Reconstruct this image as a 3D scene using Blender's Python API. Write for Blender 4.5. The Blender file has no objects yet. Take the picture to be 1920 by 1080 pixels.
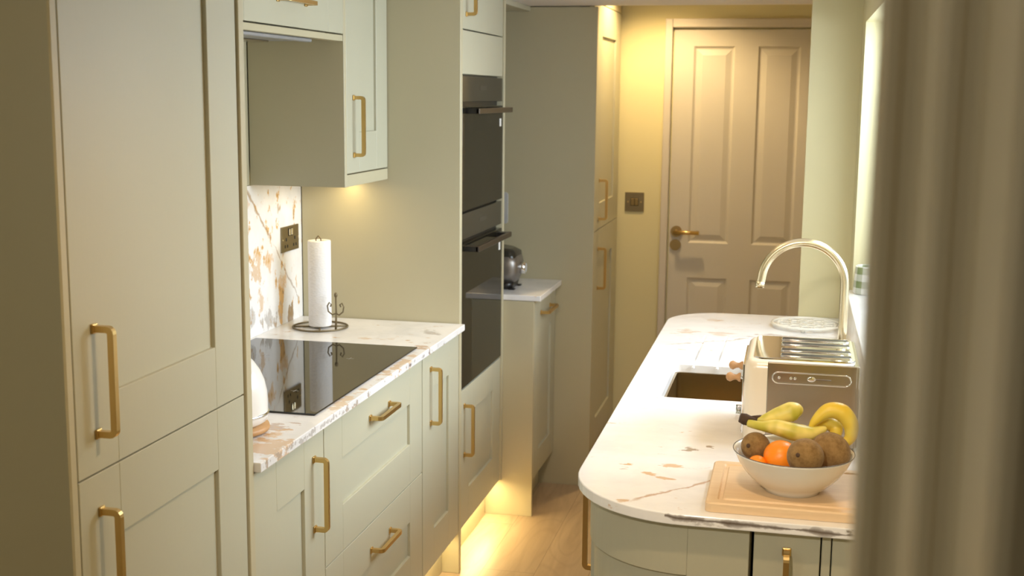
import bpy, bmesh, math, random
from mathutils import Vector, Matrix
random.seed(7)
S = bpy.context.scene
COL = S.collection
V = Vector

# ------------------------------------------------------------------ camera
cam_d = bpy.data.cameras.new('camera')
cam = bpy.data.objects.new('camera', cam_d); COL.objects.link(cam); S.camera = cam
rt = V((0.97475354, 0.22307041, 0.0097535)); up = V((-0.04397488, 0.14896434, 0.98786428)); fw = V((-0.21891036, 0.96335311, -0.15501301))
cam.matrix_world = Matrix(((rt.x, up.x, -fw.x, 0), (rt.y, up.y, -fw.y, 0), (rt.z, up.z, -fw.z, 1.70), (0, 0, 0, 1)))
cam_d.sensor_width = 36; cam_d.lens = 36*2324.2/1920; cam_d.clip_start = 0.02; cam_d.clip_end = 60
cam_d.dof.use_dof = True; cam_d.dof.focus_distance = 2.95; cam_d.dof.aperture_fstop = 5.8

# ------------------------------------------------------------------ world, exposure
w = bpy.data.worlds.new('world'); S.world = w; w.use_nodes = True
w.node_tree.nodes['Background'].inputs[0].default_value = (0.95, 0.98, 1.0, 1)
w.node_tree.nodes['Background'].inputs[1].default_value = 1.6
S.view_settings.view_transform = 'Standard'; S.view_settings.look = 'None'
S.view_settings.gamma = 1; S.view_settings.exposure = 0.0; S.view_settings.use_curve_mapping = False

# ------------------------------------------------------------------ large lights
def area(name, loc, to, sx, sy, e, col):
    d = bpy.data.lights.new(name, 'AREA'); d.shape = 'RECTANGLE'; d.size = sx; d.size_y = sy; d.energy = e; d.color = col
    o = bpy.data.objects.new(name, d); COL.objects.link(o); o.location = loc
    o.rotation_euler = (V(to)-V(loc)).to_track_quat('-Z', 'Y').to_euler(); return o
def spot(name, loc, e, col, ang=110, r=0.03, to=None):
    d = bpy.data.lights.new(name, 'SPOT'); d.energy = e; d.color = col; d.spot_size = math.radians(ang); d.spot_blend = 0.6; d.shadow_soft_size = r
    o = bpy.data.objects.new(name, d); COL.objects.link(o); o.location = loc
    if to: o.rotation_euler = (V(to)-V(loc)).to_track_quat('-Z', 'Y').to_euler()
    return o
DAY = (0.77, 0.885, 1.0); LED = (1.0, 0.76, 0.36)
def area_rot(name, loc, rot, sx, sy, e, col):
    o = area(name, loc, V(loc)-Z_, sx, sy, e, col); o.rotation_euler = rot; return o
Z_ = V((0, 0, 1))
area_rot('window_daylight', (0.62, 3.45, 1.72), (0, math.radians(38), 0), 0.95, 1.6, 90, DAY)
area('hall_fill', (-1.5, -0.1, 1.70), (0.0, 0.9, 1.3), 0.6, 0.6, 6.5, (0.96, 0.97, 0.80))  # unseen fill light, added to lift the casing and near side panel
DOWN = [(-0.20, 1.80), (-0.58, 3.25), (-0.58, 4.10)]
for (x, y), e_, a_ in zip(DOWN, (25, 8, 4), (160, 104, 104)):
    spot('downlight_beam', (x, y, 2.045), e_, (1.0, 0.62, 0.26) if y > 2 else (1.0, 0.70, 0.40), a_)
spot('island_fill_beam', (-0.35, 0.25, 2.04), 76, (1.0, 0.93, 0.84), 62, to=(0.0, 2.3, 0.85))  # spot added out of view to brighten the island fronts and bowl
spot('nook_beam', (-0.63, 5.58, 2.27), 47, (1.0, 0.71, 0.35), 140)
area_rot('wall_cabinet_led', (-1.50, 3.88, 1.395), (0, 0, 0), 0.04, 0.36, 0.70, LED)
area_rot('plinth_led', (-1.150, 3.30, 0.145), (0, 0, 0), 0.02, 1.5, 3.2, LED)
area_rot('plinth_led_far', (-1.150, 4.42, 0.145), (0, 0, 0), 0.02, 0.58, 2.6, LED)

# ------------------------------------------------------------------ material helpers
class N:
    def __init__(s, name):
        s.m = bpy.data.materials.new(name); s.m.use_nodes = True; s.t = s.m.node_tree
        s.b = s.t.nodes['Principled BSDF']
    def n(s, typ, **k):
        nd = s.t.nodes.new(typ)
        for a, b in k.items():
            if a.startswith('i_'):
                key = a[2:]; key = int(key) if key.isdigit() else key
                s.put(nd.inputs[key], b)
            else: setattr(nd, a, b)
        return nd
    def put(s, inp, v):
        if isinstance(v, bpy.types.NodeSocket): s.t.links.new(v, inp)
        else: inp.default_value = v
    def math(s, op, a, b=0.0, c=None, clamp=False):
        nd = s.n('ShaderNodeMath', operation=op, use_clamp=clamp); s.put(nd.inputs[0], a); s.put(nd.inputs[1], b)
        if c is not None: s.put(nd.inputs[2], c)
        return nd.outputs[0]
    def vm(s, op, a, b):
        nd = s.n('ShaderNodeVectorMath', operation=op); s.put(nd.inputs[0], a); s.put(nd.inputs[1], b)
        return nd.outputs['Value'] if op == 'DOT_PRODUCT' else nd.outputs[0]
    def coord(s): return s.n('ShaderNodeTexCoord').outputs['Object']
    def noise(s, vec, scale, detail=4, rough=0.55, dist=0.0, col=False):
        nd = s.n('ShaderNodeTexNoise'); s.put(nd.inputs['Vector'], vec); nd.inputs['Scale'].default_value = scale
        nd.inputs['Detail'].default_value = detail; nd.inputs['Roughness'].default_value = rough; nd.inputs['Distortion'].default_value = dist
        return nd.outputs['Color' if col else 0]
    def ramp(s, f, a, b):
        nd = s.n('ShaderNodeMapRange', interpolation_type='SMOOTHSTEP'); s.put(nd.inputs[0], f)
        nd.inputs[1].default_value = a; nd.inputs[2].default_value = b; return nd.outputs[0]
    def mix(s, f, a, b):
        nd = s.n('ShaderNodeMix', data_type='RGBA'); s.put(nd.inputs[0], f); s.put(nd.inputs[6], a); s.put(nd.inputs[7], b); return nd.outputs[2]
    def bump(s, h, st=0.2, d=0.001):
        nd = s.n('ShaderNodeBump'); s.put(nd.inputs['Height'], h); nd.inputs['Strength'].default_value = st; nd.inputs['Distance'].default_value = d
        s.put(s.b.inputs['Normal'], nd.outputs[0])
    def set(s, **k):
        for a, b in k.items(): s.put(s.b.inputs[a.replace('_', ' ')], b)
        return s.m
def C(r, g, b): return (r, g, b, 1)
def simple(name, col, rough=0.5, metal=0.0, bump=0.0, bscale=200, var=0.03, **k):
    m = N(name); c = m.coord()
    nz = m.noise(c, 9, 3)
    c2 = tuple(max(0, x*(1-var*2)) for x in col)
    m.set(Base_Color=m.mix(nz, C(*c2), C(*col)), Roughness=rough, Metallic=metal, **k)
    if bump: m.bump(m.noise(c, bscale, 3), bump)
    return m.m

def grained(name, col, rough=0.42):
    m = N(name); c = m.coord()
    st = m.vm('MULTIPLY', c, (260, 260, 9)); g = m.noise(st, 1.0, 3)
    m.set(Base_Color=m.mix(m.noise(c, 3, 2), C(*[x*0.96 for x in col]), C(*col)), Roughness=rough)
    m.bump(g, 0.22, 0.0006); return m.m
SAGE = (0.475, 0.455, 0.335)
M = {}
M['sage'] = grained('painted_sage_wood', SAGE)
M['sage_flat_warmlit'] = simple('sage_panel_warm_lit', (0.490, 0.440, 0.29), 0.45, var=0.01)  # same sage tinted warmer, painting warm light into the panel colour
M['wall'] = simple('cream_wall_paint', (0.70, 0.635, 0.38), 0.75, bump=0.05, bscale=60, var=0.01)
M['nibwall'] = M['wall']
M['ceiling'] = simple('white_ceiling_paint', (0.80, 0.76, 0.74), 0.8, var=0.01)
M['doorpaint'] = grained('white_door_paint', (0.60, 0.56, 0.49), 0.5)
M['trim'] = simple('white_trim_paint', (0.60, 0.55, 0.49), 0.45, var=0.01)
M['frame'] = simple('greige_frame_paint', (0.54, 0.45, 0.30), 0.5, var=0.02)
M['upvc'] = simple('white_window_frame', (0.85, 0.86, 0.86), 0.3, var=0.01)
M['brass'] = simple('satin_brass', (0.72, 0.50, 0.20), 0.33, 1.0, var=0.04)
M['champ'] = simple('pale_brushed_gold', (0.86, 0.74, 0.50), 0.26, 1.0, var=0.02)
M['oldbrass'] = simple('antique_brass', (0.42, 0.30, 0.13), 0.38, 1.0, var=0.15)
M['plate'] = simple('brushed_bronze_plate', (0.36, 0.29, 0.17), 0.34, 1.0, var=0.12)
M['bronzewire'] = simple('dull_bronze_wire', (0.20, 0.155, 0.085), 0.5, 0.7, var=0.1)
M['chrome'] = simple('chrome', (0.85, 0.85, 0.86), 0.07, 1.0, var=0.0)
M['steel'] = simple('brushed_steel', (0.47, 0.42, 0.35), 0.24, 1.0, var=0.03)
M['greysteel'] = simple('grey_extractor_metal', (0.42, 0.43, 0.45), 0.4, 0.6)
M['gunmetal'] = simple('gunmetal', (0.30, 0.28, 0.26), 0.42, 0.85)
M['sinkmetal'] = simple('bronze_sink_metal', (0.40, 0.29, 0.13), 0.28, 1.0, var=0.08)
M['black'] = simple('black_plastic', (0.012, 0.011, 0.010), 0.35, var=0.0)
M['dark'] = simple('dark_gap', (0.01, 0.009, 0.007), 0.7, var=0.0)
M['grey'] = simple('grey_plastic', (0.5, 0.5, 0.5), 0.4)
def glossblack(name, col, r, ior=1.5):
    return simple(name, col, r, var=0.0, IOR=ior)
M['hob'] = glossblack('black_hob_glass', (0.010, 0.009, 0.007), 0.03, 1.55)
M['oven'] = glossblack('black_oven_glass', (0.013, 0.011, 0.007), 0.035, 1.24)
M['ovenpanel'] = glossblack('dark_oven_panel', (0.030, 0.027, 0.020), 0.12, 1.33)
M['ovenbar'] = simple('dark_bronze_bar', (0.045, 0.034, 0.025), 0.35, 0.5, var=0.03)
M['enamel'] = simple('cream_enamel', (0.86, 0.84, 0.80), 0.12, var=0.0, Coat_Weight=0.4)
M['cream'] = simple('cream_toaster_shell', (0.84, 0.76, 0.62), 0.2, var=0.0)
M['china'] = simple('white_china', (0.86, 0.83, 0.74), 0.12, var=0.01, Coat_Weight=0.3)
M['china_rim'] = simple('dark_rim_line', (0.10, 0.08, 0.07), 0.2)
M['label'] = simple('white_label', (0.85, 0.85, 0.82), 0.5)
M['display'] = simple('oven_display', (0.035, 0.032, 0.028), 0.2)
M['stem'] = simple('brown_banana_stem', (0.10, 0.055, 0.03), 0.8, bump=0.6, bscale=300, var=0.3)
M['leaf'] = simple('green_stalk', (0.10, 0.09, 0.02), 0.7)
M['apple'] = simple('red_apple_skin', (0.55, 0.07, 0.02), 0.3, var=0.2)
m = N('orange_peel'); c = m.coord(); m.set(Base_Color=m.mix(m.noise(c, 25, 3), C(0.95, 0.24, 0.005), C(1.0, 0.32, 0.015)), Roughness=0.36); m.bump(m.noise(c, 420, 2), 0.35, 0.0006); M['orange'] = m.m
m = N('kiwi_skin'); c = m.coord(); m.set(Base_Color=m.mix(m.ramp(m.noise(c, 70, 6, 0.7), 0.3, 0.7), C(0.19, 0.105, 0.03), C(0.32, 0.195, 0.07)), Roughness=0.9, Sheen_Weight=0.1); m.bump(m.noise(c, 900, 3), 0.7, 0.0006); M['kiwi'] = m.m
m = N('banana_skin'); c = m.coord()
sp = m.ramp(m.noise(m.vm('MULTIPLY', c, (1, 1, 1)), 75, 6, 0.7), 0.67, 0.72)
b0 = m.mix(m.ramp(m.noise(c, 14, 2), 0.35, 0.65), C(0.80, 0.55, 0.04), C(0.80, 0.66, 0.12))
m.set(Base_Color=m.mix(m.math('MULTIPLY', sp, 0.8), b0, C(0.18, 0.08, 0.02)), Roughness=0.42); M['banana'] = m.m
m = N('green_tinged_banana_skin'); c = m.coord()
sp = m.ramp(m.noise(c, 75, 6, 0.7), 0.68, 0.73)
b0 = m.mix(m.ramp(m.noise(c, 18, 2), 0.35, 0.6), C(0.50, 0.46, 0.05), C(0.86, 0.72, 0.20))
m.set(Base_Color=m.mix(m.math('MULTIPLY', sp, 0.8), b0, C(0.18, 0.08, 0.02)), Roughness=0.42); M['bananag'] = m.m
def wood(name, a, b, stretch, rough=0.5):
    m = N(name); c = m.coord(); s = m.vm('MULTIPLY', c, stretch)
    g = m.noise(s, 1, 6, 0.6, 0.6); g2 = m.noise(m.vm('MULTIPLY', c, tuple(v*0.3 for v in stretch)), 1, 2)
    m.set(Base_Color=m.mix(m.math('MULTIPLY_ADD', g, 0.7, m.math('MULTIPLY', g2, 0.3)), C(*a), C(*b)), Roughness=rough); m.bump(g, 0.08, 0.0005)
    return m.m
M['board'] = wood('beech_board_wood', (0.64, 0.42, 0.22), (0.88, 0.68, 0.44), (6, 70, 70), 0.45)
M['knobwood'] = wood('turned_beech', (0.45, 0.24, 0.10), (0.66, 0.40, 0.20), (20, 120, 120), 0.5)
M['kettlewood'] = wood('kettle_base_wood', (0.36, 0.19, 0.07), (0.58, 0.34, 0.15), (20, 60, 120), 0.5)
m = N('paper_towel'); c = m.coord()
vo = m.n('ShaderNodeTexVoronoi', i_Scale=1.0); m.put(vo.inputs['Vector'], m.vm('MULTIPLY', c, (90, 90, 160)))
m.set(Base_Color=C(0.78, 0.75, 0.72), Roughness=0.95); m.bump(vo.outputs[0], 0.5, 0.0015); M['paper'] = m.m
# floor planks, running along y
m = N('oak_floor'); c = m.coord()
sx = m.n('ShaderNodeSeparateXYZ'); m.put(sx.inputs[0], c)
row = m.math('FLOOR', m.math('DIVIDE', m.math('ADD', sx.outputs[0], 5.03), 0.19))
off = m.math('MULTIPLY', m.math('FRACT', m.math('MULTIPLY', row, 0.3719)), 1.3)
yy = m.math('DIVIDE', m.math('ADD', sx.outputs[1], off), 1.3)
pid = m.math('ADD', m.math('MULTIPLY', row, 7.31), m.math('MULTIPLY', m.math('FLOOR', yy), 3.17))
cv = m.n('ShaderNodeCombineXYZ'); m.put(cv.inputs[0], m.math('MULTIPLY', sx.outputs[0], 22)); m.put(cv.inputs[1], m.math('MULTIPLY', sx.outputs[1], 2.2)); m.put(cv.inputs[2], pid)
g = m.noise(cv.outputs[0], 1, 7, 0.62, 1.2)
cv2 = m.n('ShaderNodeCombineXYZ'); m.put(cv2.inputs[0], m.math('MULTIPLY', sx.outputs[0], 5)); m.put(cv2.inputs[1], m.math('MULTIPLY', sx.outputs[1], 1.0)); m.put(cv2.inputs[2], pid)
rings = m.math('FRACT', m.math('MULTIPLY', m.noise(cv2.outputs[0], 1.1, 1, 0.4), 11))
rg = m.ramp(m.math('ABSOLUTE', m.math('SUBTRACT', rings, 0.5)), 0.28, 0.5)
base = m.mix(g, C(0.36, 0.25, 0.145), C(0.68, 0.52, 0.34))
base = m.mix(m.math('MULTIPLY', rg, 0.25), base, C(0.32, 0.22, 0.13))
tint = m.math('FRACT', m.math('MULTIPLY', pid, 0.618)); base = m.mix(m.math('MULTIPLY', tint, 0.3), base, C(0.40, 0.30, 0.19))
fx = m.math('FRACT', m.math('DIVIDE', m.math('ADD', sx.outputs[0], 5.03), 0.19)); ex = m.math('LESS_THAN', fx, 0.010)
ey = m.math('LESS_THAN', m.math('FRACT', yy), 0.0015)
base = m.mix(m.math('MULTIPLY', m.math('MAXIMUM', ex, ey), 0.6), base, C(0.12, 0.07, 0.04))
m.set(Base_Color=base, Roughness=0.38); m.bump(g, 0.05, 0.0005); M['floor'] = m.m
M['paving'] = simple('grey_paving', (0.35, 0.34, 0.32), 0.85, bump=0.3, bscale=30, var=0.1)

def marble(name, stretch, tan_amt, brown_amt, veins, rough=0.22, seed=(0, 0, 0), tancol=(0.62, 0.38, 0.19), spots=()):
    m = N(name); c0 = m.coord(); c = m.vm('ADD', c0, seed)
    d = m.vm('SUBTRACT', m.noise(c, 5, 4, col=True), (0.5, 0.5, 0.5))
    p = m.vm('ADD', m.vm('MULTIPLY', c, stretch), m.vm('MULTIPLY', d, (1.6, 1.6, 1.6)))
    big = m.noise(p, 0.6, 2)
    n1 = m.noise(p, 2.2, 9, 0.68)
    tan = m.math('MULTIPLY', m.ramp(n1, 0.615-tan_amt, 0.70-tan_amt), m.ramp(big, 0.42, 0.60))
    n2 = m.noise(m.vm('ADD', p, (7.3, 2.1, 4.4)), 2.6, 10, 0.74)
    br = m.math('MULTIPLY', m.ramp(n2, 0.66-brown_amt, 0.70-brown_amt), m.ramp(m.noise(m.vm('ADD', p, (1.3, 8.1, 4.4)), 0.7, 2), 0.44, 0.56))
    cloud = m.ramp(m.noise(p, 1.0, 4), 0.35, 0.75)
    col = m.mix(cloud, *((C(0.90, 0.89, 0.88), C(0.78, 0.77, 0.76)) if 'sink' in name else (C(0.84, 0.82, 0.80), C(0.70, 0.69, 0.68))))
    col = m.mix(m.math('MULTIPLY', tan, 0.72), col, C(*tancol))
    col = m.mix(m.math('MULTIPLY', br, 0.75), col, C(0.20, 0.135, 0.08))
    fine = m.noise(m.vm('MULTIPLY', c0, tuple(1.0*v for v in (spots[0][5] if spots else (1, 1, 1)))), 30, 6, 0.62)
    for (ct_, rad, vc, st, thr, _s) in spots:
        q = m.vm('MULTIPLY', m.vm('SUBTRACT', c0, ct_), tuple(1/r_ for r_ in rad)); ln_ = m.n('ShaderNodeVectorMath', operation='LENGTH'); m.put(ln_.inputs[0], q)
        fall = m.math('SUBTRACT', 1.0, ln_.outputs['Value'], clamp=True)
        f_ = m.math('ADD', fine, m.math('MULTIPLY', m.math('SUBTRACT', fall, 1.0), 0.30))
        col = m.mix(m.math('MULTIPLY', m.ramp(f_, thr, thr+0.05), st), col, C(*vc))
    wob = m.vm('SUBTRACT', m.noise(c0, 9, 8, 0.65, col=True), (0.5, 0.5, 0.5))
    for (nrm, offs, amp, wd, along, a0, a1, vc, st, edge_) in veins:
        q = m.vm('ADD', c0, m.vm('MULTIPLY', wob, (amp, amp, amp)))
        dist = m.math('ABSOLUTE', m.math('SUBTRACT', m.vm('DOT_PRODUCT', q, nrm), offs))
        wv = m.math('MULTIPLY', m.ramp(m.noise(c0, 22, 4), 0.3, 0.75), wd*2.2)
        mask = m.math('SUBTRACT', 1.0, m.math('DIVIDE', dist, m.math('ADD', wv, wd*0.35)), clamp=True)
        mask = m.math('POWER', mask, 0.6)
        t = m.vm('DOT_PRODUCT', c0, along)
        lim = m.math('MULTIPLY', m.ramp(t, a0, a0+0.05), m.math('SUBTRACT', 1.0, m.ramp(t, a1-0.05, a1)))
        if edge_ is not None:      # a vein that only runs along the front edge
            lim = m.math('MULTIPLY', lim, m.math('LESS_THAN', m.vm('DOT_PRODUCT', c0, (0, 1, 0)), edge_))
        col = m.mix(m.math('MULTIPLY', m.math('MULTIPLY', mask, lim), st), col, C(*vc))
    m.set(Base_Color=col, Roughness=rough, Coat_Weight=0.15, Coat_Roughness=0.1)
    return m.m
BRN = (0.30, 0.20, 0.12); TAN = (0.62, 0.38, 0.20); DRK = (0.10, 0.065, 0.04)
def ln(p, q, plane, amp, wd, vc, st, edge_=None):
    p, q = V(p), V(q); d = (q-p).normalized(); n = d.cross(V(plane)).normalized()
    return (tuple(n), n.dot(p), amp, wd, tuple(d), d.dot(p), d.dot(q), vc, st, edge_)
OCH = (0.62, 0.36, 0.12); GRY = (0.34, 0.30, 0.26); PT = (0.64, 0.44, 0.27)
sv = (1.0, 1.0, 0.55)
M['splash'] = marble('marble_splashback', (3.0, 7.0, 3.2), -0.02, -0.01, [
    ln((0, 3.60, 1.42), (0, 3.83, 1.20), (1, 0, 0), 0.05, 0.006, (0.34, 0.22, 0.12), 0.9), ln((0, 3.82, 1.20), (0, 4.06, 0.96), (1, 0, 0), 0.05, 0.004, BRN, 0.7)], 0.2, (0, 0.4, 0.1), (0.66, 0.43, 0.24),
    [((-1.69, 3.70, 1.12), (.5, 0.07, 0.13), PT, 0.8, 0.370, sv), ((-1.69, 3.80, 1.14), (.5, 0.07, 0.10), PT, 0.85, 0.370, sv), ((-1.69, 3.73, 1.02), (.5, 0.06, 0.12), PT, 0.75, 0.370, sv),
     ((-1.69, 3.90, 1.06), (.5, 0.10, 0.08), PT, 0.8, 0.390, sv), ((-1.69, 3.888, 0.975), (.5, 0.030, 0.07), OCH, 0.95, 0.270, sv), ((-1.69, 3.97, 0.925), (.5, 0.05, 0.06), (0.28, 0.18, 0.09), 0.9, 0.330, sv),
     ((-1.69, 3.79, 0.95), (.5, 0.14, 0.08), GRY, 0.6, 0.370, sv), ((-1.69, 3.66, 0.97), (.5, 0.08, 0.10), GRY, 0.5, 0.390, sv), ((-1.69, 3.86, 1.30), (.5, 0.16, 0.08), GRY, 0.5, 0.470, sv), ((-1.69, 3.64, 1.34), (.5, 0.05, 0.07), PT, 0.6, 0.390, sv),
     ((-1.69, 2.95, 1.15), (.5, 0.30, 0.30), PT, 0.6, 0.410, sv)])
wv_ = (0.55, 1.0, 1.0)
M['marbleL'] = marble('marble_worktop_cooking_side', (6, 4.0, 9), -0.06, -0.03, [], 0.25, (0.2, 0.1, 0), spots=[
    ((-1.18, 2.68, 0.91), (0.10, 0.16, .3), (0.42, 0.28, 0.19), 0.75, 0.390, wv_), ((-1.13, 2.50, 0.91), (0.12, 0.12, .3), PT, 0.85, 0.350, wv_), ((-1.15, 2.62, 0.91), (0.08, 0.10, .3), OCH, 0.6, 0.410, wv_),
    ((-1.11, 2.95, 0.91), (0.03, 0.20, .3), PT, 0.7, 0.350, wv_), ((-1.11, 3.38, 0.91), (0.03, 0.25, .3), PT, 0.8, 0.330, wv_), ((-1.12, 3.66, 0.91), (0.05, 0.12, .3), (0.50, 0.32, 0.20), 0.8, 0.370, wv_),
    ((-1.15, 3.90, 0.91), (0.10, 0.08, .3), GRY, 0.6, 0.410, wv_), ((-1.30, 3.75, 0.91), (0.15, 0.10, .3), PT, 0.5, 0.430, wv_),
    ((-1.091, 2.70, 0.899), (0.01, 0.9, .02), GRY, 0.6, 0.410, wv_), ((-1.091, 3.5, 0.899), (0.01, 0.7, .02), (0.15, 0.12, 0.12), 0.8, 0.470, wv_)])
wr_ = (0.45, 1.0, 1.0)
M['marbleR'] = marble('marble_worktop_sink_side', (2.2, 7, 11), 0.0, -0.025, [
    ln((-0.30, 2.33, 0), (-0.10, 2.56, 0), (0, 0, 1), 0.05, 0.004, (0.48, 0.28, 0.16), 0.85),
    ln((-0.40, 3.90, 0), (-0.10, 4.10, 0), (0, 0, 1), 0.12, 0.004, (0.40, 0.32, 0.26), 0.7),
    ln((-0.20, 4.09, 0), (0.20, 4.20, 0), (0, 0, 1), 0.12, 0.004, (0.40, 0.32, 0.26), 0.7),
    ln((-0.27, 2.284, 0.905), (0.16, 2.284, 0.897), (0, 1, 0), 0.012, 0.004, DRK, 0.95, 2.2875),
    ], 0.2, (0.35, 0.2, 0), spots=[
    ((-0.205, 2.735, 0.91), (0.045, 0.055, .3), (0.26, 0.18, 0.11), 0.8, 0.43, wr_), ((-0.165, 2.765, 0.91), (0.04, 0.03, .3), BRN, 0.8, 0.435, wr_), ((-0.25, 2.79, 0.91), (0.04, 0.05, .3), BRN, 0.7, 0.455, wr_),
    ((-0.236, 2.60, 0.91), (0.04, 0.03, .3), TAN, 0.8, 0.395, wr_), ((-0.276, 2.527, 0.91), (0.035, 0.02, .3), TAN, 0.85, 0.375, wr_), ((-0.235, 2.505, 0.91), (0.03, 0.02, .3), TAN, 0.8, 0.395, wr_), ((-0.33, 2.55, 0.91), (0.05, 0.03, .3), BRN, 0.4, 0.435, wr_),
    ((-0.30, 2.345, 0.91), (0.07, 0.04, .3), TAN, 0.8, 0.415, wr_), ((-0.13, 2.53, 0.91), (0.06, 0.04, .3), TAN, 0.7, 0.435, wr_),
    ((-0.34, 4.15, 0.91), (0.08, 0.10, .3), PT, 0.55, 0.375, wr_), ((-0.22, 4.15, 0.91), (0.12, 0.08, .3), PT, 0.5, 0.395, wr_), ((-0.25, 4.40, 0.91), (0.14, 0.08, .3), PT, 0.4, 0.435, wr_), ((-0.05, 4.18, 0.91), (0.10, 0.05, .3), BRN, 0.7, 0.435, wr_),
    ((-0.1, 4.44, 0.91), (0.05, 0.03, .3), BRN, 0.6, 0.435, wr_),
    ((0.02, 2.281, 0.899), (0.4, 0.012, .02), (0.16, 0.13, 0.12), 0.85, 0.50, wr_), ((-0.1, 2.281, 0.899), (0.4, 0.012, .02), GRY, 0.5, 0.435, wr_)])
M['marbleS'] = marble('marble_worktop_corner_unit', (5, 6, 9), 0.02, -0.01, [], 0.25, (1.2, 0.1, 0))
# gingham pot
m = N('green_gingham'); c = m.coord(); sp = m.n('ShaderNodeSeparateXYZ'); m.put(sp.inputs[0], c)
ang = m.math('ARCTAN2', sp.outputs[1], sp.outputs[0])
a = m.math('GREATER_THAN', m.math('FRACT', m.math('MULTIPLY', ang, 12/(2*math.pi)*0.5)), 0.5); b = m.math('GREATER_THAN', m.math('FRACT', m.math('MULTIPLY', sp.outputs[2], 22)), 0.5)
m.set(Base_Color=m.mix(m.math('MULTIPLY', m.math('ADD', a, b), 0.5), C(0.80, 0.80, 0.74), C(0.20, 0.25, 0.10)), Roughness=0.4); M['gingham'] = m.m
# window glass: clear pane with a thin reflection
m = N('window_glass'); m.t.nodes.remove(m.b); tr = m.n('ShaderNodeBsdfTransparent'); gl = m.n('ShaderNodeBsdfGlossy', i_Roughness=0.02); fr = m.n('ShaderNodeFresnel', i_IOR=1.45)
mx = m.n('ShaderNodeMixShader'); m.t.links.new(fr.outputs[0], mx.inputs[0]); m.t.links.new(tr.outputs[0], mx.inputs[1]); m.t.links.new(gl.outputs[0], mx.inputs[2])
m.t.links.new(mx.outputs[0], m.t.nodes['Material Output'].inputs[0]); M['glass'] = m.m
m = N('lamp_lens'); m.set(Base_Color=C(1, 0.9, 0.7), Emission_Color=C(1, 0.82, 0.55), Emission_Strength=6.0); M['lens'] = m.m

# ------------------------------------------------------------------ geometry helpers
def box(bm, a, b, bev=0.0, seg=1, T=None):
    vs = []
    for z in (a[2], b[2]):
        for x, y in ((a[0], a[1]), (b[0], a[1]), (b[0], b[1]), (a[0], b[1])):
            vs.append(bm.verts.new(V((x, y, z))))
    f = [bm.faces.new([vs[i] for i in q]) for q in ((0, 3, 2, 1), (4, 5, 6, 7), (0, 1, 5, 4), (1, 2, 6, 5), (2, 3, 7, 6), (3, 0, 4, 7))]
    if T:
        for v in vs: v.co = T(v.co)
    bmesh.ops.recalc_face_normals(bm, faces=f)
    if bev: bmesh.ops.bevel(bm, geom=list({e for x in f for e in x.edges}), offset=bev, segments=seg, affect='EDGES', profile=0.5)
def prism(bm, pts, z0, z1, bev=0.0, T=None, seg=2, side_bev=0.0):
    lo = [bm.verts.new(V((x, y, z0))) for x, y in pts]; hi = [bm.verts.new(V((x, y, z1))) for x, y in pts]
    f = [bm.faces.new(lo[::-1]), bm.faces.new(hi)]
    n = len(pts)
    for i in range(n): f.append(bm.faces.new([lo[i], lo[(i+1) % n], hi[(i+1) % n], hi[i]]))
    if T:
        for v in lo+hi: v.co = T(v.co)
    bmesh.ops.recalc_face_normals(bm, faces=f)
    if bev: bmesh.ops.bevel(bm, geom=list(set(f[0].edges) | set(f[1].edges)), offset=bev, segments=seg, affect='EDGES', profile=0.5)
def lathe(bm, prof, ctr, n=48, smooth=True, cap=True):
    rings = []
    for r, z in prof:
        if r < 1e-6: rings.append([bm.verts.new(V((ctr[0], ctr[1], ctr[2]+z)))])
        else: rings.append([bm.verts.new(V((ctr[0]+r*math.cos(2*math.pi*i/n), ctr[1]+r*math.sin(2*math.pi*i/n), ctr[2]+z))) for i in range(n)])
    fs = []
    for a, b in zip(rings, rings[1:]):
        for i in range(n):
            j = (i+1) % n
            if len(a) == 1 and len(b) == 1: continue
            if len(a) == 1: fs.append(bm.faces.new([a[0], b[i], b[j]]))
            elif len(b) == 1: fs.append(bm.faces.new([a[i], a[j], b[0]]))
            else: fs.append(bm.faces.new([a[i], a[j], b[j], b[i]]))
    if cap:
        for rr in (rings[0], rings[-1]):
            if len(rr) > 1: fs.append(bm.faces.new(rr))
    bmesh.ops.recalc_face_normals(bm, faces=fs)
    for f in fs: f.smooth = smooth and len(f.verts) <= 4
def cyl(bm, p, q, r, n=24, r2=None, bev=0.0):
    p, q = V(p), V(q); sweep(bm, [p, q], [r, r if r2 is None else r2], n)
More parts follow.
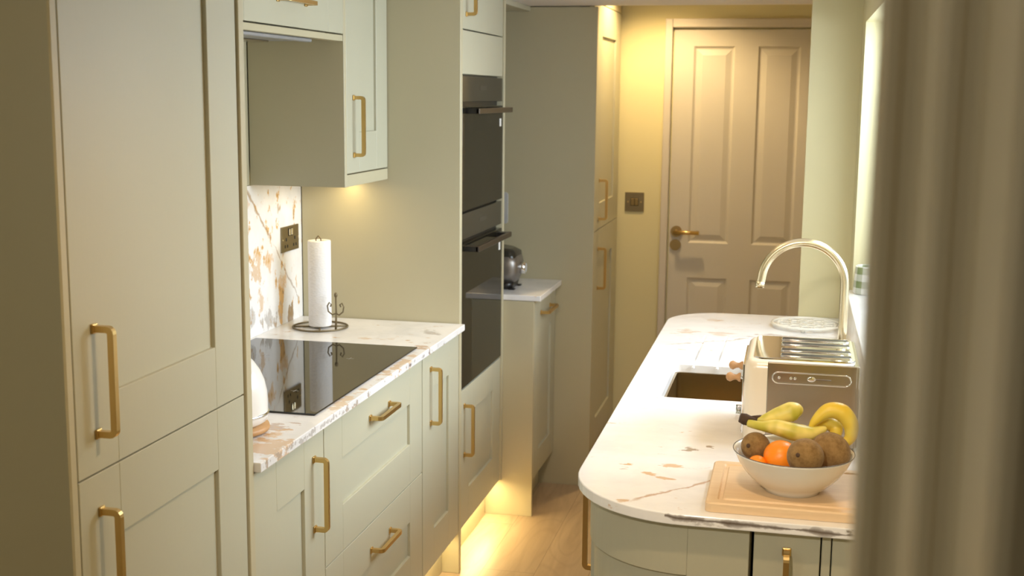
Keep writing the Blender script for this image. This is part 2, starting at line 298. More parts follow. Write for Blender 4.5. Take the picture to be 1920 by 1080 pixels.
def sweep(bm, pts, rad, n=12, square=None, closed=False, twist=0.0, flat=None):
    pts = [V(p) for p in pts]
    if not isinstance(rad, (list, tuple)): rad = [rad]*len(pts)
    N_ = len(pts); T = []
    for i in range(N_):
        if closed: t = pts[(i+1) % N_]-pts[i-1]
        else: t = pts[min(i+1, N_-1)]-pts[max(i-1, 0)]
        T.append(t.normalized())
    ref = V(square) if square else (V((0, 0, 1)) if abs(T[0].z) < 0.9 else V((1, 0, 0)))
    u = (ref-T[0]*ref.dot(T[0])).normalized(); rings = []
    for i in range(N_):
        if i: 
            u = (u-T[i]*u.dot(T[i])).normalized()
        v = T[i].cross(u); ring = []
        k = 1.0
        if square and 0 < i < N_-1:
            c = T[i].dot((pts[i]-pts[i-1]).normalized()); k = 1/max(c, 0.5)
        for j in range(4 if square else n):
            if square:
                a, b = ((-1, -1), (1, -1), (1, 1), (-1, 1))[j]
            else:
                th = 2*math.pi*j/n+twist; a, b = math.cos(th), math.sin(th)
                if flat: a *= flat
            ring.append(bm.verts.new(pts[i]+u*a*rad[i]*(1.0)+v*b*rad[i]*k))
        rings.append(ring)
    fs = []; m_ = len(rings[0])
    for i in range(N_ if closed else N_-1):
        a, b = rings[i], rings[(i+1) % N_]
        for j in range(m_):
            f = bm.faces.new([a[j], a[(j+1) % m_], b[(j+1) % m_], b[j]]); f.smooth = not square; fs.append(f)
    if not closed: fs += [bm.faces.new(rings[0][::-1]), bm.faces.new(rings[-1])]
    bmesh.ops.recalc_face_normals(bm, faces=fs)
def ball(bm, c, r, n=20, sc=(1, 1, 1), rot=None):
    mt = Matrix.Translation(V(c)) @ (rot.to_4x4() if rot else Matrix.Identity(4)) @ Matrix.Diagonal((sc[0]*r, sc[1]*r, sc[2]*r, 1))
    o = bmesh.ops.create_uvsphere(bm, u_segments=n+8, v_segments=n, radius=1, matrix=mt)
    for v in o['verts']:
        for f in v.link_faces: f.smooth = True

def obj(name, bm, mat, parent=None, origin=None, label=None):
    """link a bmesh as one mesh object; vertices are given in world coordinates"""
    me = bpy.data.meshes.new(name)
    if parent is not None:
        r = parent
        loc = V(parent['_o']) ; o_loc = V((0, 0, 0))
    else:
        loc = V(origin) if origin else V((0, 0, 0)); o_loc = loc
    bmesh.ops.translate(bm, verts=bm.verts, vec=-loc)
    bm.to_mesh(me); bm.free()
    me.materials.append(M[mat] if isinstance(mat, str) else mat)
    o = bpy.data.objects.new(name, me); COL.objects.link(o); o.location = o_loc
    if parent is not None: o.parent = parent
    o['_o'] = tuple(loc)
    if label: o['label'] = label
    return o
def thing(name, loc, label, cat, group=None):
    o = bpy.data.objects.new(name, None); COL.objects.link(o); o.location = loc; o.empty_display_size = 0.05
    o['_o'] = tuple(loc); o['label'] = label; o['category'] = cat
    if group: o['group'] = group
    return o
def tag(o, label, cat, group=None):
    o['label'] = label; o['category'] = cat
    if group: o['group'] = group
    return o
def struct(name, bm, mat, parent=None):
    o = obj(name, bm, mat, parent); o['kind'] = 'structure'; return o
B = bmesh.new
X, Y, Z = V((1, 0, 0)), V((0, 1, 0)), V((0, 0, 1))

def frame_map(P0, u, n):
    P0, u, n = V(P0), V(u), V(n)
    return lambda c: P0+u*c.x+Z*c.z+n*c.y        # local: x along, y outward, z up
def shaker(P0, u, n, w, h, parent, st=0.125, rt_=0.125, rb=0.125, t=0.02, name='door', mat='sage', back=0.0):
    T = frame_map(P0, u, n); bm = B(); bv = 0.0011
    box(bm, (0, back, 0), (st, t, h), bv, 1, T); box(bm, (w-st, back, 0), (w, t, h), bv, 1, T)
    box(bm, (st, back, h-rt_), (w-st, t, h), bv, 1, T); box(bm, (st, back, 0), (w-st, t, rb), bv, 1, T)
    box(bm, (st-0.004, back, rb-0.004), (w-st+0.004, t-0.009, h-rt_+0.004), 0, 1, T)
    return obj(name, bm, mat, parent)
def slab(P0, u, n, w, h, parent, name='door', t=0.02, mat='sage'):
    bm = B(); box(bm, (0, 0, 0), (w, t, h), 0.0012, 1, frame_map(P0, u, n)); return obj(name, bm, mat, parent)
def handle(A, Bp, n, parent, hgt=0.034, s=0.0055, mat='brass', name='handle'):
    A, Bp, n = V(A), V(Bp), V(n); d = (Bp-A).normalized(); r = 0.008; bm = B()
    def arc(c, a, b):   # quarter turn from direction a to b about centre c
        return [c+a*math.cos(t)*r+b*math.sin(t)*r for t in [i*math.pi/8 for i in range(5)]]
    pts = [A]+arc(A+d*r+n*(hgt-r), -d, n)+arc(Bp-d*r+n*(hgt-r), n, d)+[Bp]
    side = d.cross(n)
    sweep(bm, pts, s, square=tuple(side))
    for P in (A, Bp):
        T = lambda c, P=P: P+d*c.x+side*c.y+n*c.z
        box(bm, (-0.0085, -0.0085, 0), (0.0085, 0.0085, 0.005), 0.002, 2, T)
    return obj(name, bm, mat, parent)
def edge_panel(a, b, parent, name='end_panel', mat='sage_flat_warmlit', label=None, bev=0.0012):
    bm = B(); box(bm, a, b, bev); return obj(name, bm, mat, parent, label=label)

# ------------------------------------------------------------------ setting
XW = -1.70; XR = 0.205; YN = 4.56; YF = 6.04; CZ = 2.062
bm = B(); box(bm, (-3.2, -3.0, -0.1), (3.0, 0.5, 0.0)); box(bm, (-3.2, 0.5, -0.1), (0.60, 6.2, 0.0)); struct('floor', bm, 'floor')
bm = B(); box(bm, (0.60, 0.5, -0.2), (9.0, 9.0, -0.12)); struct('ground', bm, 'paving')
bm = B(); box(bm, (-3.2, -3.0, CZ), (3.0, 0.5, CZ+0.25)); box(bm, (-3.2, 0.5, CZ), (XR+0.30, 5.19, CZ+0.25)); ceil = struct('ceiling', bm, 'ceiling')
bm = B(); box(bm, (-3.2, 5.19, 2.30), (XR+0.42, 6.2, 2.45)); ceil2 = struct('ceiling', bm, 'ceiling')
for k, (x, y, z, p) in enumerate([(a, b, CZ, ceil) for a, b in DOWN]+[(-0.63, 5.58, 2.30, ceil2), (-0.35, 0.25, CZ, ceil)]):  # last fitting is added to go with the island fill spot
    bm = B(); lathe(bm, [(0.028, 0.0), (0.045, 0.0), (0.045, -0.004), (0.030, -0.006), (0.028, 0.0)], (x, y, z), 32, cap=False); d_ = obj('downlight', bm, 'trim', p)
    bm = B(); lathe(bm, [(0.028, -0.0005), (0.0, -0.0005)], (x, y, z), 24, cap=False); obj('lamp_lens', bm, 'lens', d_)
bm = B(); box(bm, (XW-0.15, 0.9, 0), (XW, YF, 2.45)); struct('wall_left', bm, 'wall')
bm = B(); box(bm, (-3.2, YF, 0), (XR+0.42, YF+0.15, 2.45)); struct('wall_far', bm, 'wall')
WY0, WY1, WZ0, WZ1 = 2.70, 4.33, 1.045, 1.945
bm = B()
box(bm, (XR, 0.50, 0), (XR+0.30, YN, WZ0)); box(bm, (XR, 0.50, WZ1), (XR+0.30, YN, CZ))
box(bm, (XR, 0.50, WZ0), (XR+0.30, WY0, WZ1)); box(bm, (XR, WY1, WZ0), (XR+0.30, YN, WZ1)); struct('wall_right', bm, 'wall')
bm = B(); box(bm, (0.032, YN, 0), (XR+0.30, YN+0.13, CZ)); struct('wall_pier', bm, 'wall')
bm = B(); box(bm, (XR+0.30, YN+0.13, 0), (XR+0.42, YF, 2.45)); struct('wall_nook', bm, 'wall')
bm = B(); box(bm, (-3.2, 0.60, 0), (XW-0.15, 0.9, CZ)); box(bm, (-3.2, -3.0, 0), (-3.05, 0.6, CZ)); box(bm, (2.85, -3.0, 0), (3.0, 0.6, CZ)); box(bm, (-3.2, -3.1, 0), (3.0, -3.0, CZ)); struct('wall_back', bm, 'wall')
bm = B(); box(bm, (0.42, 0.30, 0), (3.0, 0.50, CZ)); struct('wall_front', bm, 'wall')
# door casing close to the camera: stepped profile run floor to ceiling
pts = [(0.0312, 0.500), (0.0442, 0.500), (0.0442, 0.4165), (0.0552, 0.4165), (0.0552, 0.336), (0.46, 0.336), (0.46, 0.56), (0.0312, 0.56)]
bm = B(); prism(bm, [(x, y) for x, y in pts], 0.0, CZ-0.001, 0); bmesh.ops.bevel(bm, geom=[e for e in bm.edges if abs(e.verts[0].co.z-e.verts[1].co.z) > 1], offset=0.003, segments=3, affect='EDGES')
struct('trim_1', bm, 'frame')
bm = B(); box(bm, (XW, 4.735, 2.040), (-1.112, 5.188, 2.061), 0.001); struct('trim_2', bm, 'sage')
bm = B(); box(bm, (-0.84, YF-0.018, 0), (-0.632, YF, 0.10), 0.004, 2); struct('baseboard_far', bm, 'trim')
# window
win = bpy.data.objects.new('window_1', None); COL.objects.link(win); win.location = (XR+0.25, 3.5, WZ0); win['_o'] = tuple(win.location); win['kind'] = 'structure'
fx0, fx1 = XR+0.215, XR+0.27; bm = B(); fwid = 0.06
box(bm, (fx0, WY0, WZ0), (fx1, WY1, WZ0+fwid), 0.004); box(bm, (fx0, WY0, WZ1-fwid), (fx1, WY1, WZ1), 0.004)
for yy0 in (WY0, (WY0+WY1)/2-0.04, WY1-fwid): box(bm, (fx0, yy0, WZ0+fwid), (fx1, yy0+(0.08 if yy0 not in (WY0, WY1-fwid) else fwid), WZ1-fwid), 0.004)
obj('window_frame', bm, 'upvc', win)
bm = B(); box(bm, (fx0+0.025, WY0+fwid, WZ0+fwid), (fx0+0.029, WY1-fwid, WZ1-fwid)); obj('window_pane', bm, 'glass', win)
bm = B(); box(bm, (XR-0.018, WY0-0.01, WZ0-0.018), (fx0, WY1, WZ0+0.004), 0.003, 2); obj('window_sill', bm, 'marbleR', win)
# far door
xs0, xs1, dz1, dy = -0.588, 0.092, 2.008, YF-0.012
door1 = bpy.data.objects.new('door_1', None); COL.objects.link(door1); door1.location = (-0.25, dy, 0); door1['_o'] = tuple(door1.location); door1['kind'] = 'structure'
bm = B()
gx = [xs0, -0.495, -0.303, -0.195, 0.0, xs1]; gz = [0.005, 0.22, 0.822, 0.992, 1.93, dz1]
def P3(x, d, z): return bm.verts.new(V((x, dy+d, z)))
for i in range(5):
    for k in range(5):
        x0, x1, z0, z1 = gx[i], gx[i+1], gz[k], gz[k+1]
        if i in (1, 3) and k in (1, 3):
            loops = [(0, 0), (0.010, 0.009), (0.016, 0.009), (0.042, 0.001)]
            prev = None
            for ins, dep in loops:
                cur = [P3(x0+ins, dep, z0+ins), P3(x1-ins, dep, z0+ins), P3(x1-ins, dep, z1-ins), P3(x0+ins, dep, z1-ins)]
                if prev:
                    for q in range(4): bm.faces.new([prev[q], prev[(q+1) % 4], cur[(q+1) % 4], cur[q]])
                prev = cur
            bm.faces.new(prev)
        else: bm.faces.new([P3(x0, 0, z0), P3(x1, 0, z0), P3(x1, 0, z1), P3(x0, 0, z1)])
bmesh.ops.remove_doubles(bm, verts=bm.verts, dist=1e-5); bmesh.ops.recalc_face_normals(bm, faces=bm.faces)
if sum(f.normal.y for f in bm.faces) > 0: bmesh.ops.reverse_faces(bm, faces=bm.faces)
obj('door_leaf', bm, 'doorpaint', door1)
bm = B()
for (a, b) in (((-0.632, YF-0.034, 0), (-0.596, YF, 2.058)), ((0.10, YF-0.034, 0), (0.15, YF, 2.058)), ((-0.596, YF-0.034, 2.016), (0.10, YF, 2.058))): box(bm, a, b, 0.006, 3)
obj('door_frame', bm, 'trim', door1)
bm = B(); cyl(bm, (-0.553, dy, 1.046), (-0.553, dy-0.010, 1.046), 0.027, 32); obj('handle_rose', bm, 'oldbrass', door1)
bm = B(); cyl(bm, (-0.553, dy-0.008, 1.046), (-0.553, dy-0.052, 1.046), 0.009); sweep(bm, [(-0.563, dy-0.052, 1.046), (-0.440, dy-0.052, 1.046)], 0.0095, 20); obj('door_handle', bm, 'brass', door1)
bm = B(); cyl(bm, (-0.556, dy, 0.980), (-0.556, dy-0.008, 0.980), 0.027, 32); cyl(bm, (-0.556, dy-0.008, 0.980), (-0.556, dy-0.012, 0.980), 0.013, 24); obj('thumb_turn', bm, 'oldbrass', door1)

# ------------------------------------------------------------------ left run: tall cabinet nearest the camera
XF = -1.134        # carcass front (doors are 20 mm on top of it -> -1.114)
n_, u_ = X, Y
t = thing('tall_cabinet', (-1.42, 2.04, 0), 'tall sage cabinet in the foreground with two stacked doors, nearest the camera', 'cabinet')
edge_panel((XW+0.002, 1.735, 0.15), (XF-0.045, 2.36, CZ-0.002), t, 'carcass')
edge_panel((XW+0.002, 1.712, 0.0), (-1.112, 1.7335, CZ-0.002), t, bev=0.003)
edge_panel((XW+0.002, 2.363, 0.0), (-1.108, 2.387, CZ-0.002), t)
edge_panel((XW+0.002, 1.735, 0.0), (-1.18, 2.36, 0.148), t, 'plinth')
d = shaker((XF, 1.7375, 1.0685), u_, n_, 0.6225, 0.985, t); handle((-1.114, 1.798, 1.312), (-1.114, 1.798, 1.134), X, d)
d = shaker((XF, 1.7375, 0.152), u_, n_, 0.6225, 0.9135, t); handle((-1.114, 1.798, 1.000), (-1.114, 1.798, 0.822), X, d)

# base units under the hob
def base_unit(name, y0, y1, label, cat='cabinet', z1=0.886, panel=False):
    t = thing(name, (-1.42, (y0+y1)/2, 0), label, cat)
    edge_panel((XW+0.002, y0, 0.15), (XF-0.045, y1, z1), t, 'carcass')
    edge_panel((XW+0.002, y0, 0.0), (-1.175, y1, 0.148), t, 'plinth'); return t
t = base_unit('base_cabinet', 2.389, 2.805, 'sage base cabinet with one narrow door left of the pan drawers')
d = shaker((XF, 2.392, 0.152), u_, n_, 0.413, 0.730, t); handle((-1.114, 2.738, 0.815), (-1.114, 2.738, 0.638), X, d)
t = base_unit('drawer_cabinet', 2.807, 3.643, 'wide sage cabinet of deep pan drawers below the hob', 'drawers')
d = shaker((XF, 2.810, 0.5105), u_, n_, 0.830, 0.3715, t, name='drawer', rt_=0.120); handle((-1.114, 3.150, 0.813), (-1.114, 3.315, 0.813), X, d)
d = shaker((XF, 2.810, 0.152), u_, n_, 0.830, 0.3555, t, name='drawer', rt_=0.120); handle((-1.114, 3.150, 0.432), (-1.114, 3.315, 0.432), X, d)
t = base_unit('base_cabinet', 3.645, 4.078, 'sage base cabinet with one door between the pan drawers and oven tower')
d = shaker((XF, 3.648, 0.152), u_, n_, 0.428, 0.730, t); handle((-1.114, 3.733, 0.824), (-1.114, 3.733, 0.646), X, d)

# worktop of the cooking side
bm = B(); box(bm, (XW+0.001, 2.389, 0.888), (-1.092, 4.076, 0.910), 0.0022, 2)
tag(obj('worktop', bm, 'marbleL'), 'marble worktop under the hob and paper towel, against the left wall', 'worktop')
bm = B(); box(bm, (XW+0.0005, 2.389, 0.9105), (XW+0.009, 4.0795, 1.402))
tag(obj('splashback', bm, 'splash'), 'marble splashback with tan veins behind the hob', 'splashback')
# hob
t = thing('induction_hob', (-1.40, 3.21, 0.9104), 'black glass induction hob let into the marble worktop', 'hob')
bm = B(); box(bm, (-1.672, 2.788, 0.9106), (-1.128, 3.638, 0.9150), 0.0015, 2); obj('glass', bm, 'hob', t)
for (cx, cy, w2, h2) in ((-1.53, 3.00, .09, .09), (-1.27, 3.00, .09, .09), (-1.53, 3.40, .11, .11), (-1.27, 3.42, .09, .09)):
    bm = B(); box(bm, (cx-0.012, cy-.0007, 0.9151), (cx+0.012, cy+.0007, 0.9152)); box(bm, (cx-.0007, cy-0.012, 0.9151), (cx+.0007, cy+0.012, 0.9152)); obj('zone_marking', bm, 'greysteel', t)

# oven tower
TY0, TY1 = 4.079, 4.735
t = thing('oven_tower_cabinet', (-1.42, 4.41, 0), 'tall sage tower housing the two black ovens', 'cabinet')
edge_panel((XW+0.011, TY0+0.0015, 0.0), (-1.112, 4.108, CZ-0.002), t, 'end_panel')
edge_panel((XW+0.002, 4.712, 0.15), (-1.110, 4.734, CZ-0.002), t, 'end_panel')
edge_panel((XW+0.002, 4.110, 0.15), (XF-0.045, 4.710, 0.662), t, 'carcass')
edge_panel((XW+0.002, 4.110, 1.762), (XF-0.045, 4.710, CZ-0.002), t, 'carcass')
edge_panel((XW+0.002, 4.110, 0.0), (-1.175, 4.710, 0.148), t, 'plinth')
slab((XF-0.002, 4.1115, 1.764), u_, n_, 0.597, 0.147, t, 'filler_panel')
d = slab((XF-0.002, 4.1115, 1.9155), u_, n_, 0.597, 0.143, t, 'door'); handle((-1.116, 4.165, 2.05), (-1.116, 4.165, 1.965), X, d)
d = shaker((XF-0.002, 4.1115, 0.152), u_, n_, 0.597, 0.507, t, st=0.118, rt_=0.105); handle((-1.116, 4.157, 0.598), (-1.116, 4.157, 0.418), X, d)
def oven(z0, z1, zp, zh, label, name):
    t = thing(name, (-1.40, 4.41, z0), label, 'oven')
    bm = B(); box(bm, (XW+0.05, 4.112, z0), (-1.137, 4.708, z1)); obj('body', bm, 'black', t)
    bm = B(); box(bm, (-1.137, 4.113, zp+0.004), (-1.115, 4.707, z1-0.004), 0.001); p = obj('control_panel', bm, 'ovenpanel', t)
    bm = B(); box(bm, (-1.115, 4.36, zp+0.045), (-1.1146, 4.46, zp+0.060)); obj('display', bm, 'display', p)
    bm = B(); box(bm, (-1.137, 4.113, z0+0.003), (-1.113, 4.707, zp-0.012), 0.001); dr = obj('oven_door', bm, 'oven', t)
    bm = B(); box(bm, (-1.114, 4.150, zh-0.010), (-1.0665, 4.192, zh+0.008), 0.001); obj('handle_bracket', bm, 'black', dr); bm = B(); box(bm, (-1.114, 4.615, zh-0.010), (-1.0665, 4.66, zh+0.008), 0.001); obj('handle_bracket', bm, 'black', dr)
    bm = B(); box(bm, (-1.0745, 4.150, zh-0.0105), (-1.0625, 4.66, zh+0.0085), 0.0012); obj('handle_bar', bm, 'ovenbar', dr)
    bm = B(); box(bm, (-1.1129, 4.655, zh-0.065), (-1.1122, 4.680, zh-0.035)); obj('sticker', bm, 'label', dr)
    return t
oven(1.292, 1.761, 1.666, 1.640, 'upper black built-in oven in the tower, with a projecting flat handle', 'oven')
oven(0.664, 1.290, 1.192, 1.163, 'lower and taller black built-in oven in the tower', 'oven')

# wall cabinets
XU = -1.390
t = thing('extractor_cabinet', (-1.54, 3.21, 1.855), 'short sage wall cabinet above the hob, one pull-up flap with a brass handle', 'cabinet')
edge_panel((XW+0.011, 2.78, 1.876), (XU-0.04, 3.660, CZ-0.002), t, 'carcass')
edge_panel((XU-0.02, 2.78, 1.853), (XU+0.018, 3.660, 1.8715), t, 'bottom_rail')
d = shaker((XU, 2.832, 1.8755), u_, n_, 0.827, 0.184, t, st=0.123, rt_=0.03, rb=0.12, name='flap'); handle((XU+0.02, 3.165, 1.945), (XU+0.02, 3.36, 1.945), X, d)
edge_panel((XW+0.0005, 2.389, 1.4035), (XW+0.0095, 3.660, 1.874), t, 'back_panel')
t = thing('extractor_hood', (-1.54, 3.13, 1.835), 'grey metal extractor fan under the short wall cabinet', 'extractor')
bm = B(); box(bm, (-1.665, 2.80, 1.845), (-1.415, 3.46, 1.8755), 0.002); obj('body', bm, 'greysteel', t)
bm = B(); box(bm, (-1.655, 2.84, 1.840), (-1.50, 3.40, 1.8455), 0.002); obj('filter_panel', bm, 'steel', t)
bm = B(); box(bm, (-1.415, 2.80, 1.842), (-1.392, 3.46, 1.852), 0.002); obj('front_lip', bm, 'greysteel', t)
t = thing('wall_cabinet', (-1.54, 3.87, 1.405), 'tall sage wall cabinet hanging over the paper towel, beside the oven tower', 'cabinet')
edge_panel((XW+0.011, 3.662, 1.404), (XU+0.020, 3.682, CZ-0.002), t, 'side_panel')
edge_panel((XW+0.011, 3.6835, 1.440), (XU-0.04, 4.0785, CZ-0.002), t, 'carcass')
edge_panel((XU-0.002, 3.6835, 1.404), (XU+0.020, 4.0785, 1.4415), t, 'pelmet')
d = shaker((XU, 3.684, 1.4455), u_, n_, 0.393, 0.614, t, st=0.112, rt_=0.060, rb=0.128); handle((XU+0.02, 3.743, 1.682), (XU+0.02, 3.743, 1.502), X, d)
bm = B(); box(bm, (-1.52, 3.72, 1.432), (-1.50, 4.05, 1.4395)); obj('light_strip', bm, 'lens', t)

# small unit with drawer front past the tower
t = thing('corner_base_cabinet', (-1.35, 4.96, 0), 'narrow sage base cabinet with a worktop, between oven tower and far tall cabinet', 'cabinet')
edge_panel((XW+0.002, 4.736, 0.0), (-0.986, 4.756, 0.886), t, 'end_panel')
edge_panel((XW+0.002, 4.757, 0.15), (-1.008, 5.186, 0.886), t, 'carcass')
edge_panel((XW+0.002, 4.757, 0.0), (-1.05, 5.186, 0.148), t, 'plinth')
d = shaker((-1.006, 4.759, 0.152), u_, n_, 0.427, 0.730, t, st=0.095, rt_=0.14, rb=0.10); handle((-0.986, 4.87, 0.822), (-0.986, 5.06, 0.822), X, d)
bm = B(); box(bm, (XW+0.001, 4.7365, 0.888), (-0.960, 5.1875, 0.910), 0.0022, 2)
tag(obj('worktop', bm, 'marbleS'), 'short marble worktop carrying the food processor, beyond the ovens', 'worktop')
# far tall cabinet
t = thing('tall_cabinet', (-1.27, 5.6, 0), 'far tall sage cabinet beside the light switch, full height side panel', 'cabinet')
edge_panel((XW+0.002, 5.189, 0.0), (-0.826, 5.209, 2.058), t, 'end_panel')
edge_panel((XW+0.002, 5.21, 0.125), (-0.90, 6.036, 2.29), t, 'carcass')
edge_panel((-0.862, 5.211, 0.125), (-0.842, 5.272, 2.29), t, 'filler_strip', bev=0.001)
edge_panel((XW+0.002, 5.21, 0.0), (-0.895, 6.036, 0.124), t, 'plinth')
edge_panel((-0.862, 5.275, 2.082), (-0.842, 6.012, 2.29), t, 'top_filler')
d = shaker((-0.862, 5.275, 1.1085), u_, n_, 0.735, 0.970, t, st=0.16, rt_=0.13, rb=0.115, back=0.001); handle((-0.842, 5.42, 1.325), (-0.842, 5.42, 1.155), X, d)
d = shaker((-0.862, 5.275, 0.127), u_, n_, 0.735, 0.978, t, st=0.16, rt_=0.13, rb=0.115, back=0.001); handle((-0.842, 5.42, 1.022), (-0.842, 5.42, 0.845), X, d)

# ------------------------------------------------------------------ island run on the right
def arcpts(cx, cy, r, a0, a1, n=14): return [(cx+r*math.cos(math.radians(a0+(a1-a0)*i/n)), cy+r*math.sin(math.radians(a0+(a1-a0)*i/n))) for i in range(n+1)]
IX, IY = -0.422, 2.284
out = arcpts(IX+0.245, IY+0.245, 0.245, 180, 270) + [(XR-0.002, IY), (XR-0.002, 4.556)] + arcpts(IX+0.20, 4.35, 0.20, 90, 180)[0:]
bm = B(); prism(bm, out, 0.888, 0.910, 0.0022)
top = obj('worktop', bm, 'marbleR')
def cutter(build):
    bm = B(); build(bm); me = bpy.data.meshes.new('cut'); bm.to_mesh(me); bm.free(); o = bpy.data.objects.new('cut', me); COL.objects.link(o); return o
def rrect(x0, y0, x1, y1, r, n=6): return arcpts(x0+r, y0+r, r, 180, 270, n)+arcpts(x1-r, y0+r, r, 270, 360, n)+arcpts(x1-r, y1-r, r, 0, 90, n)+arcpts(x0+r, y1-r, r, 90, 180, n)
def cuts(bm):
    prism(bm, rrect(-0.322, 3.210, 0.085, 3.622, 0.016), 0.85, 0.95)
    for x in (-0.270, -0.200, -0.123):
        sweep(bm, [(x, 3.60, 0.9045), (x, 3.9, 0.9085), (x+0.001, 4.10, 0.9135)], 0.0045, 10)
ct = cutter(cuts); md = top.modifiers.new('b', 'BOOLEAN'); md.object = ct; md.operation = 'DIFFERENCE'; md.solver = 'EXACT'
dg = bpy.context.evaluated_depsgraph_get(); me = bpy.data.meshes.new_from_object(top.evaluated_get(dg)); top.modifiers.clear(); top.data = me
bpy.data.objects.remove(ct)
tag(top, 'marble worktop with rounded corners around the sink, on the window side', 'worktop')

n_, u_ = -X, Y
# curved end cabinet
t = thing('curved_end_cabinet', (-0.20, 2.5, 0), 'sage base cabinet with curved corner door under the fruit bowl', 'cabinet')
cx, cy, R = -0.173, 2.534, 0.222
def curved(bm, r0, r1, z0, z1, bev=0.001):
    ou = arcpts(cx, cy, r1, 180, 270, 20); inn = arcpts(cx, cy, r0, 270, 180, 20); prism(bm, ou+inn, z0, z1, bev)
bm = B(); prism(bm, arcpts(cx, cy, R-0.024, 180, 270, 20)+[(-0.052, cy-R+0.024), (-0.052, 2.65), (cx-R+0.024, 2.65)], 0.15, 0.886); obj('carcass', bm, 'sage_flat_warmlit', t)
bm = B(); prism(bm, arcpts(cx, cy, R-0.07, 180, 270, 20)+[(-0.052, cy-R+0.07), (-0.052, 2.65), (cx-R+0.07, 2.65)], 0.0, 0.148); obj('plinth', bm, 'sage_flat_warmlit', t)
bm = B(); curved(bm, R-0.022, R, 0.778, 0.884); curved(bm, R-0.022, R, 0.152, 0.262); curved(bm, R-0.022, R-0.010, 0.26, 0.78, 0)
box(bm, (cx, cy-R, 0.152), (-0.055, cy-R+0.022, 0.884), 0.0011); box(bm, (cx-R, cy, 0.152), (cx-R+0.022, 2.652, 0.884), 0.0011)
obj('curved_door', bm, 'sage', t)
# narrow pull-out and end filler facing the camera
t = thing('pull_out_cabinet', (0.015, 2.45, 0), 'narrow sage pull-out cabinet with upright brass handle, facing the camera', 'cabinet')
edge_panel((-0.046, 2.37, 0.15), (0.076, 2.65, 0.886), t, 'carcass'); edge_panel((-0.046, 2.38, 0.0), (0.076, 2.65, 0.148), t, 'plinth')
bm = B(); box(bm, (-0.0465, 2.312, 0.152), (0.0765, 2.333, 0.884), 0.0012); d = obj('door', bm, 'sage', t)
handle((0.015, 2.312, 0.845), (0.015, 2.312, 0.668), -Y, d)
t = thing('end_cabinet', (0.14, 2.45, 0), 'sage cabinet front beside the door casing, right of the narrow pull-out', 'cabinet')
edge_panel((0.0985, 2.334, 0.15), (XR-0.003, 2.65, 0.886), t, 'carcass')
bm = B(); box(bm, (0.0795, 2.312, 0.0), (0.096, 2.60, 0.886), 0.0012); obj('filler_strip', bm, 'sage', t)
bm = B(); box(bm, (0.0985, 2.312, 0.152), (XR-0.003, 2.333, 0.884), 0.0012); obj('front_panel', bm, 'sage', t)
# aisle side units
ys = [(2.655, 3.15, 'sage sink-side base cabinet next to the curved corner, one brass handle in view'), (3.152, 3.68, 'sage base cabinet below the sink, facing the aisle'), (3.682, 4.12, 'sage base cabinet below the draining grooves, facing the aisle')]
for i, (y0, y1, lab) in enumerate(ys):
    t = thing('base_cabinet', (-0.1, (y0+y1)/2, 0), lab, 'cabinet')
    ztop = 0.886 if i != 1 else 0.66
    edge_panel((-0.373, y0, 0.15), (XR-0.003, y1, ztop), t, 'carcass'); edge_panel((-0.33, y0, 0.0), (XR-0.003, y1, 0.148), t, 'plinth')
    d = shaker((-0.3735, y0+0.0015, 0.152), u_, n_, y1-y0-0.003, 0.732, t, st=0.11)
    handle((-0.3935, y0+0.035, 0.808), (-0.3935, y0+0.035, 0.626), -X, d, hgt=0.040)
t = thing('curved_end_cabinet', (-0.1, 4.3, 0), 'sage curved cabinet at the far end of the sink worktop', 'cabinet')
bm = B(); prism(bm, [(-0.373, 4.122), (XR-0.003, 4.122), (XR-0.003, 4.53)]+arcpts(-0.195, 4.352, 0.178, 90, 180), 0.15, 0.886); obj('carcass', bm, 'sage', t)
bm = B(); prism(bm, [(-0.33, 4.122), (XR-0.003, 4.122), (XR-0.003, 4.49)]+arcpts(-0.19, 4.35, 0.14, 90, 180), 0.0, 0.148); obj('plinth', bm, 'sage_flat_warmlit', t)
# upstand
bm = B(); box(bm, (XR-0.014, 2.30, 0.9105), (XR-0.001, 4.556, 1.024), 0.001); tag(obj('upstand', bm, 'marbleR'), 'low marble upstand along the wall under the window sill', 'splashback')
# sink
t = thing('sink', (-0.12, 3.416, 0.70), 'rectangular bronze sink bowl set under the marble worktop', 'sink')
bm = B()
lv = [(0.012, 0.8875, 0.016), (0.0, 0.8875, 0.014), (0.0, 0.74, 0.014), (-0.01, 0.715, 0.02), (-0.03, 0.705, 0.02)]
prev = None
for g_, z, r in lv:
    cur = [bm.verts.new(V((x, y, z))) for x, y in rrect(-0.316-g_, 3.216-g_, 0.079+g_, 3.616+g_, r)]
    if prev:
        for q in range(len(cur)): bm.faces.new([prev[q], prev[(q+1) % len(cur)], cur[(q+1) % len(cur)], cur[q]])
    prev = cur
bm.faces.new(prev); bmesh.ops.recalc_face_normals(bm, faces=bm.faces); bmesh.ops.reverse_faces(bm, faces=bm.faces)
bowl = obj('bowl', bm, 'sinkmetal', t)
bm = B(); lathe(bm, [(0.0, 0.004), (0.03, 0.004), (0.045, 0.001), (0.045, 0.0)], (-0.12, 3.416, 0.7055), 32); obj('drain', bm, 'chrome', t)
